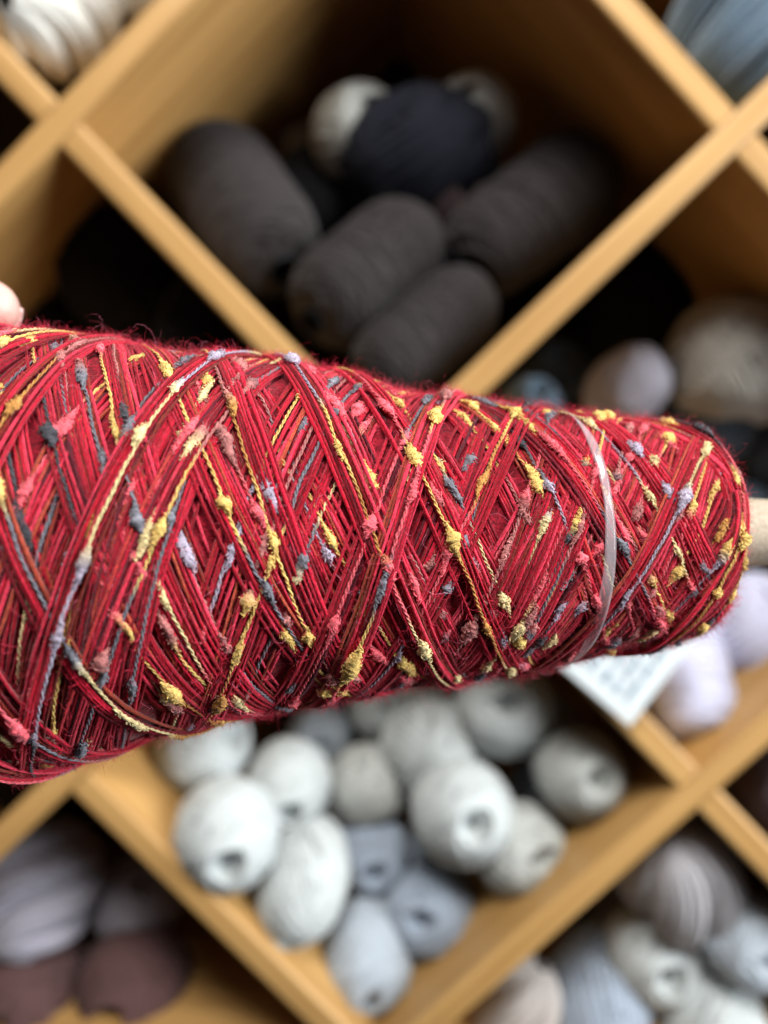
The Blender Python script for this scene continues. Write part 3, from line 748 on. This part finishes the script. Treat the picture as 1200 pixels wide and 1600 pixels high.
HB = Build()
def chain(pts, rads):
    pts = np.array(pts, float); rads = np.array(rads)
    d = np.r_[0, np.cumsum(np.linalg.norm(np.diff(pts, axis=0), axis=1))]; s = np.linspace(0, d[-1], 60)
    Pm = np.stack([gsm(np.interp(s, d, pts[:, q]), 2.5) for q in range(3)], 1); rr = np.interp(s, d, rads)
    # rounded ends
    for sgn, idx in ((-1, 0), (1, -1)):
        T = norm(Pm[idx]-Pm[idx+(1 if idx == 0 else -1)])
        th_ = np.linspace(.15, 1.5, 7); ext = Pm[idx]+T*(np.sin(th_)*rr[idx])[:, None]; er = np.cos(th_)*rr[idx]
        if idx == 0: Pm = np.concatenate([ext[::-1], Pm]); rr = np.r_[er[::-1], rr]
        else: Pm = np.concatenate([Pm, ext]); rr = np.r_[rr, er]
    Pw = CAM+Pm[:, :1]*RT+Pm[:, 1:2]*UP+Pm[:, 2:]*FW
    V, Q, _ = tube(Pw, rr, 16)
    n = len(Pw); HB.add(V, Q)
    # close both ends with tiny caps
    for base in (0, (n-1)*16):
        c = V[base:base+16].mean(0); HB.add(np.concatenate([V[base:base+16], [c]]), np.array([[q, (q+1) % 16, 16, 16] for q in range(16)])[:, [0, 1, 2, 2]])
WR = (-.262, .004, .232)
MCPs = [(-.184, .058, .203), (-.190, .052, .222), (-.194, .040, .240), (-.196, .022, .254)]
tips = [[(-.150, .070, .196), (-.120, .0605, .193), (-.0962, .0500, .1905)], [(-.160, .066, .222), (-.136, .052, .219), (-.120, .043, .214)],
        [(-.166, .052, .245), (-.145, .037, .239), (-.131, .028, .233)], [(-.172, .030, .257), (-.156, .015, .250), (-.146, .006, .243)]]
for m_, t_ in zip(MCPs, tips):
    k_ = .92 if m_ is MCPs[3] else 1.0
    chain([WR, m_], [.021, .0125]); chain([m_]+t_, [.0112*k_, .0098*k_, .0086*k_, .0070*k_])
chain([(-.235, .012, .222), (-.205, .022, .228)], [.024, .022])
chain([WR, (-.228, -.004, .195), (-.192, -.004, .150), (-.160, .004, .122), (-.134, .004, .112)], [.020, .019, .0135, .0108, .0082])
chain([(-.46, -.16, .30), (-.34, -.055, .255), WR], [.036, .030, .024])
quads = np.concatenate(HB.q); verts = np.concatenate(HB.v)
me = bpy.data.meshes.new('hand'); me.from_pydata([tuple(v) for v in verts], [], [tuple(dict.fromkeys(q)) for q in quads.tolist()]); me.update()
hand = link('hand', me, SKIN)
mod = hand.modifiers.new('union', 'REMESH'); mod.mode = 'VOXEL'; mod.voxel_size = .0011; mod.use_smooth_shade = True
mod = hand.modifiers.new('smooth', 'SMOOTH'); mod.iterations = 8; mod.factor = .5
dg = bpy.context.evaluated_depsgraph_get(); me2 = bpy.data.meshes.new_from_object(hand.evaluated_get(dg)); hand.modifiers.clear(); hand.data = me2
for p_ in me2.polygons: p_.use_smooth = True
thing(None, 'pale bare hand gripping the wide end of the red yarn cone, one fingertip on top', 'hand', obj=hand)
for t_, r_ in zip(tips+[[(-.160, .004, .122), (-.134, .004, .112)]], (.0072, .0072, .0072, .0066, .0084)):
    a_, b2 = np.array(t_[-2]), np.array(t_[-1]); d_ = norm(b2-a_)
    up_ = np.array([0, -.25, 1.0]) if t_ is not None and r_ < .008 else np.array([0, .1, -1.0]); up_ = norm(up_-d_*(up_ @ d_)); sd = np.cross(d_, up_)
    th_ = np.linspace(-1, 1, 9); ln_ = np.linspace(-.0075, .0026, 9)
    G = np.array([[b2+d_*l+up_*(r_*.93*math.cos(a*.85)+.0004-.0005*max(0, l/.005))+sd*(r_*.80*math.sin(a*.85)*math.sqrt(max(.05, 1-.55*(l/.0062)**2))) for a in th_] for l in ln_])
    Gw = CAM+G[..., :1]*RT+G[..., 1:2]*UP+G[..., 2:]*FW
    i = np.arange(8)[:, None]; j = np.arange(8)[None]
    Q = np.stack([i*9+j, i*9+j+1, (i+1)*9+j+1, (i+1)*9+j], -1).reshape(-1, 4)
    nl_ = link('fingernail', mesh_np('fingernail', Gw.reshape(-1, 3), Q), NAIL, hand)
    sm = nl_.modifiers.new('thick', 'SOLIDIFY'); sm.thickness = .0005
tot = sum(len(d_.polygons)*2 for d_ in {o.data for o in COL.objects if o.type == 'MESH'})
print('triangles about', tot)
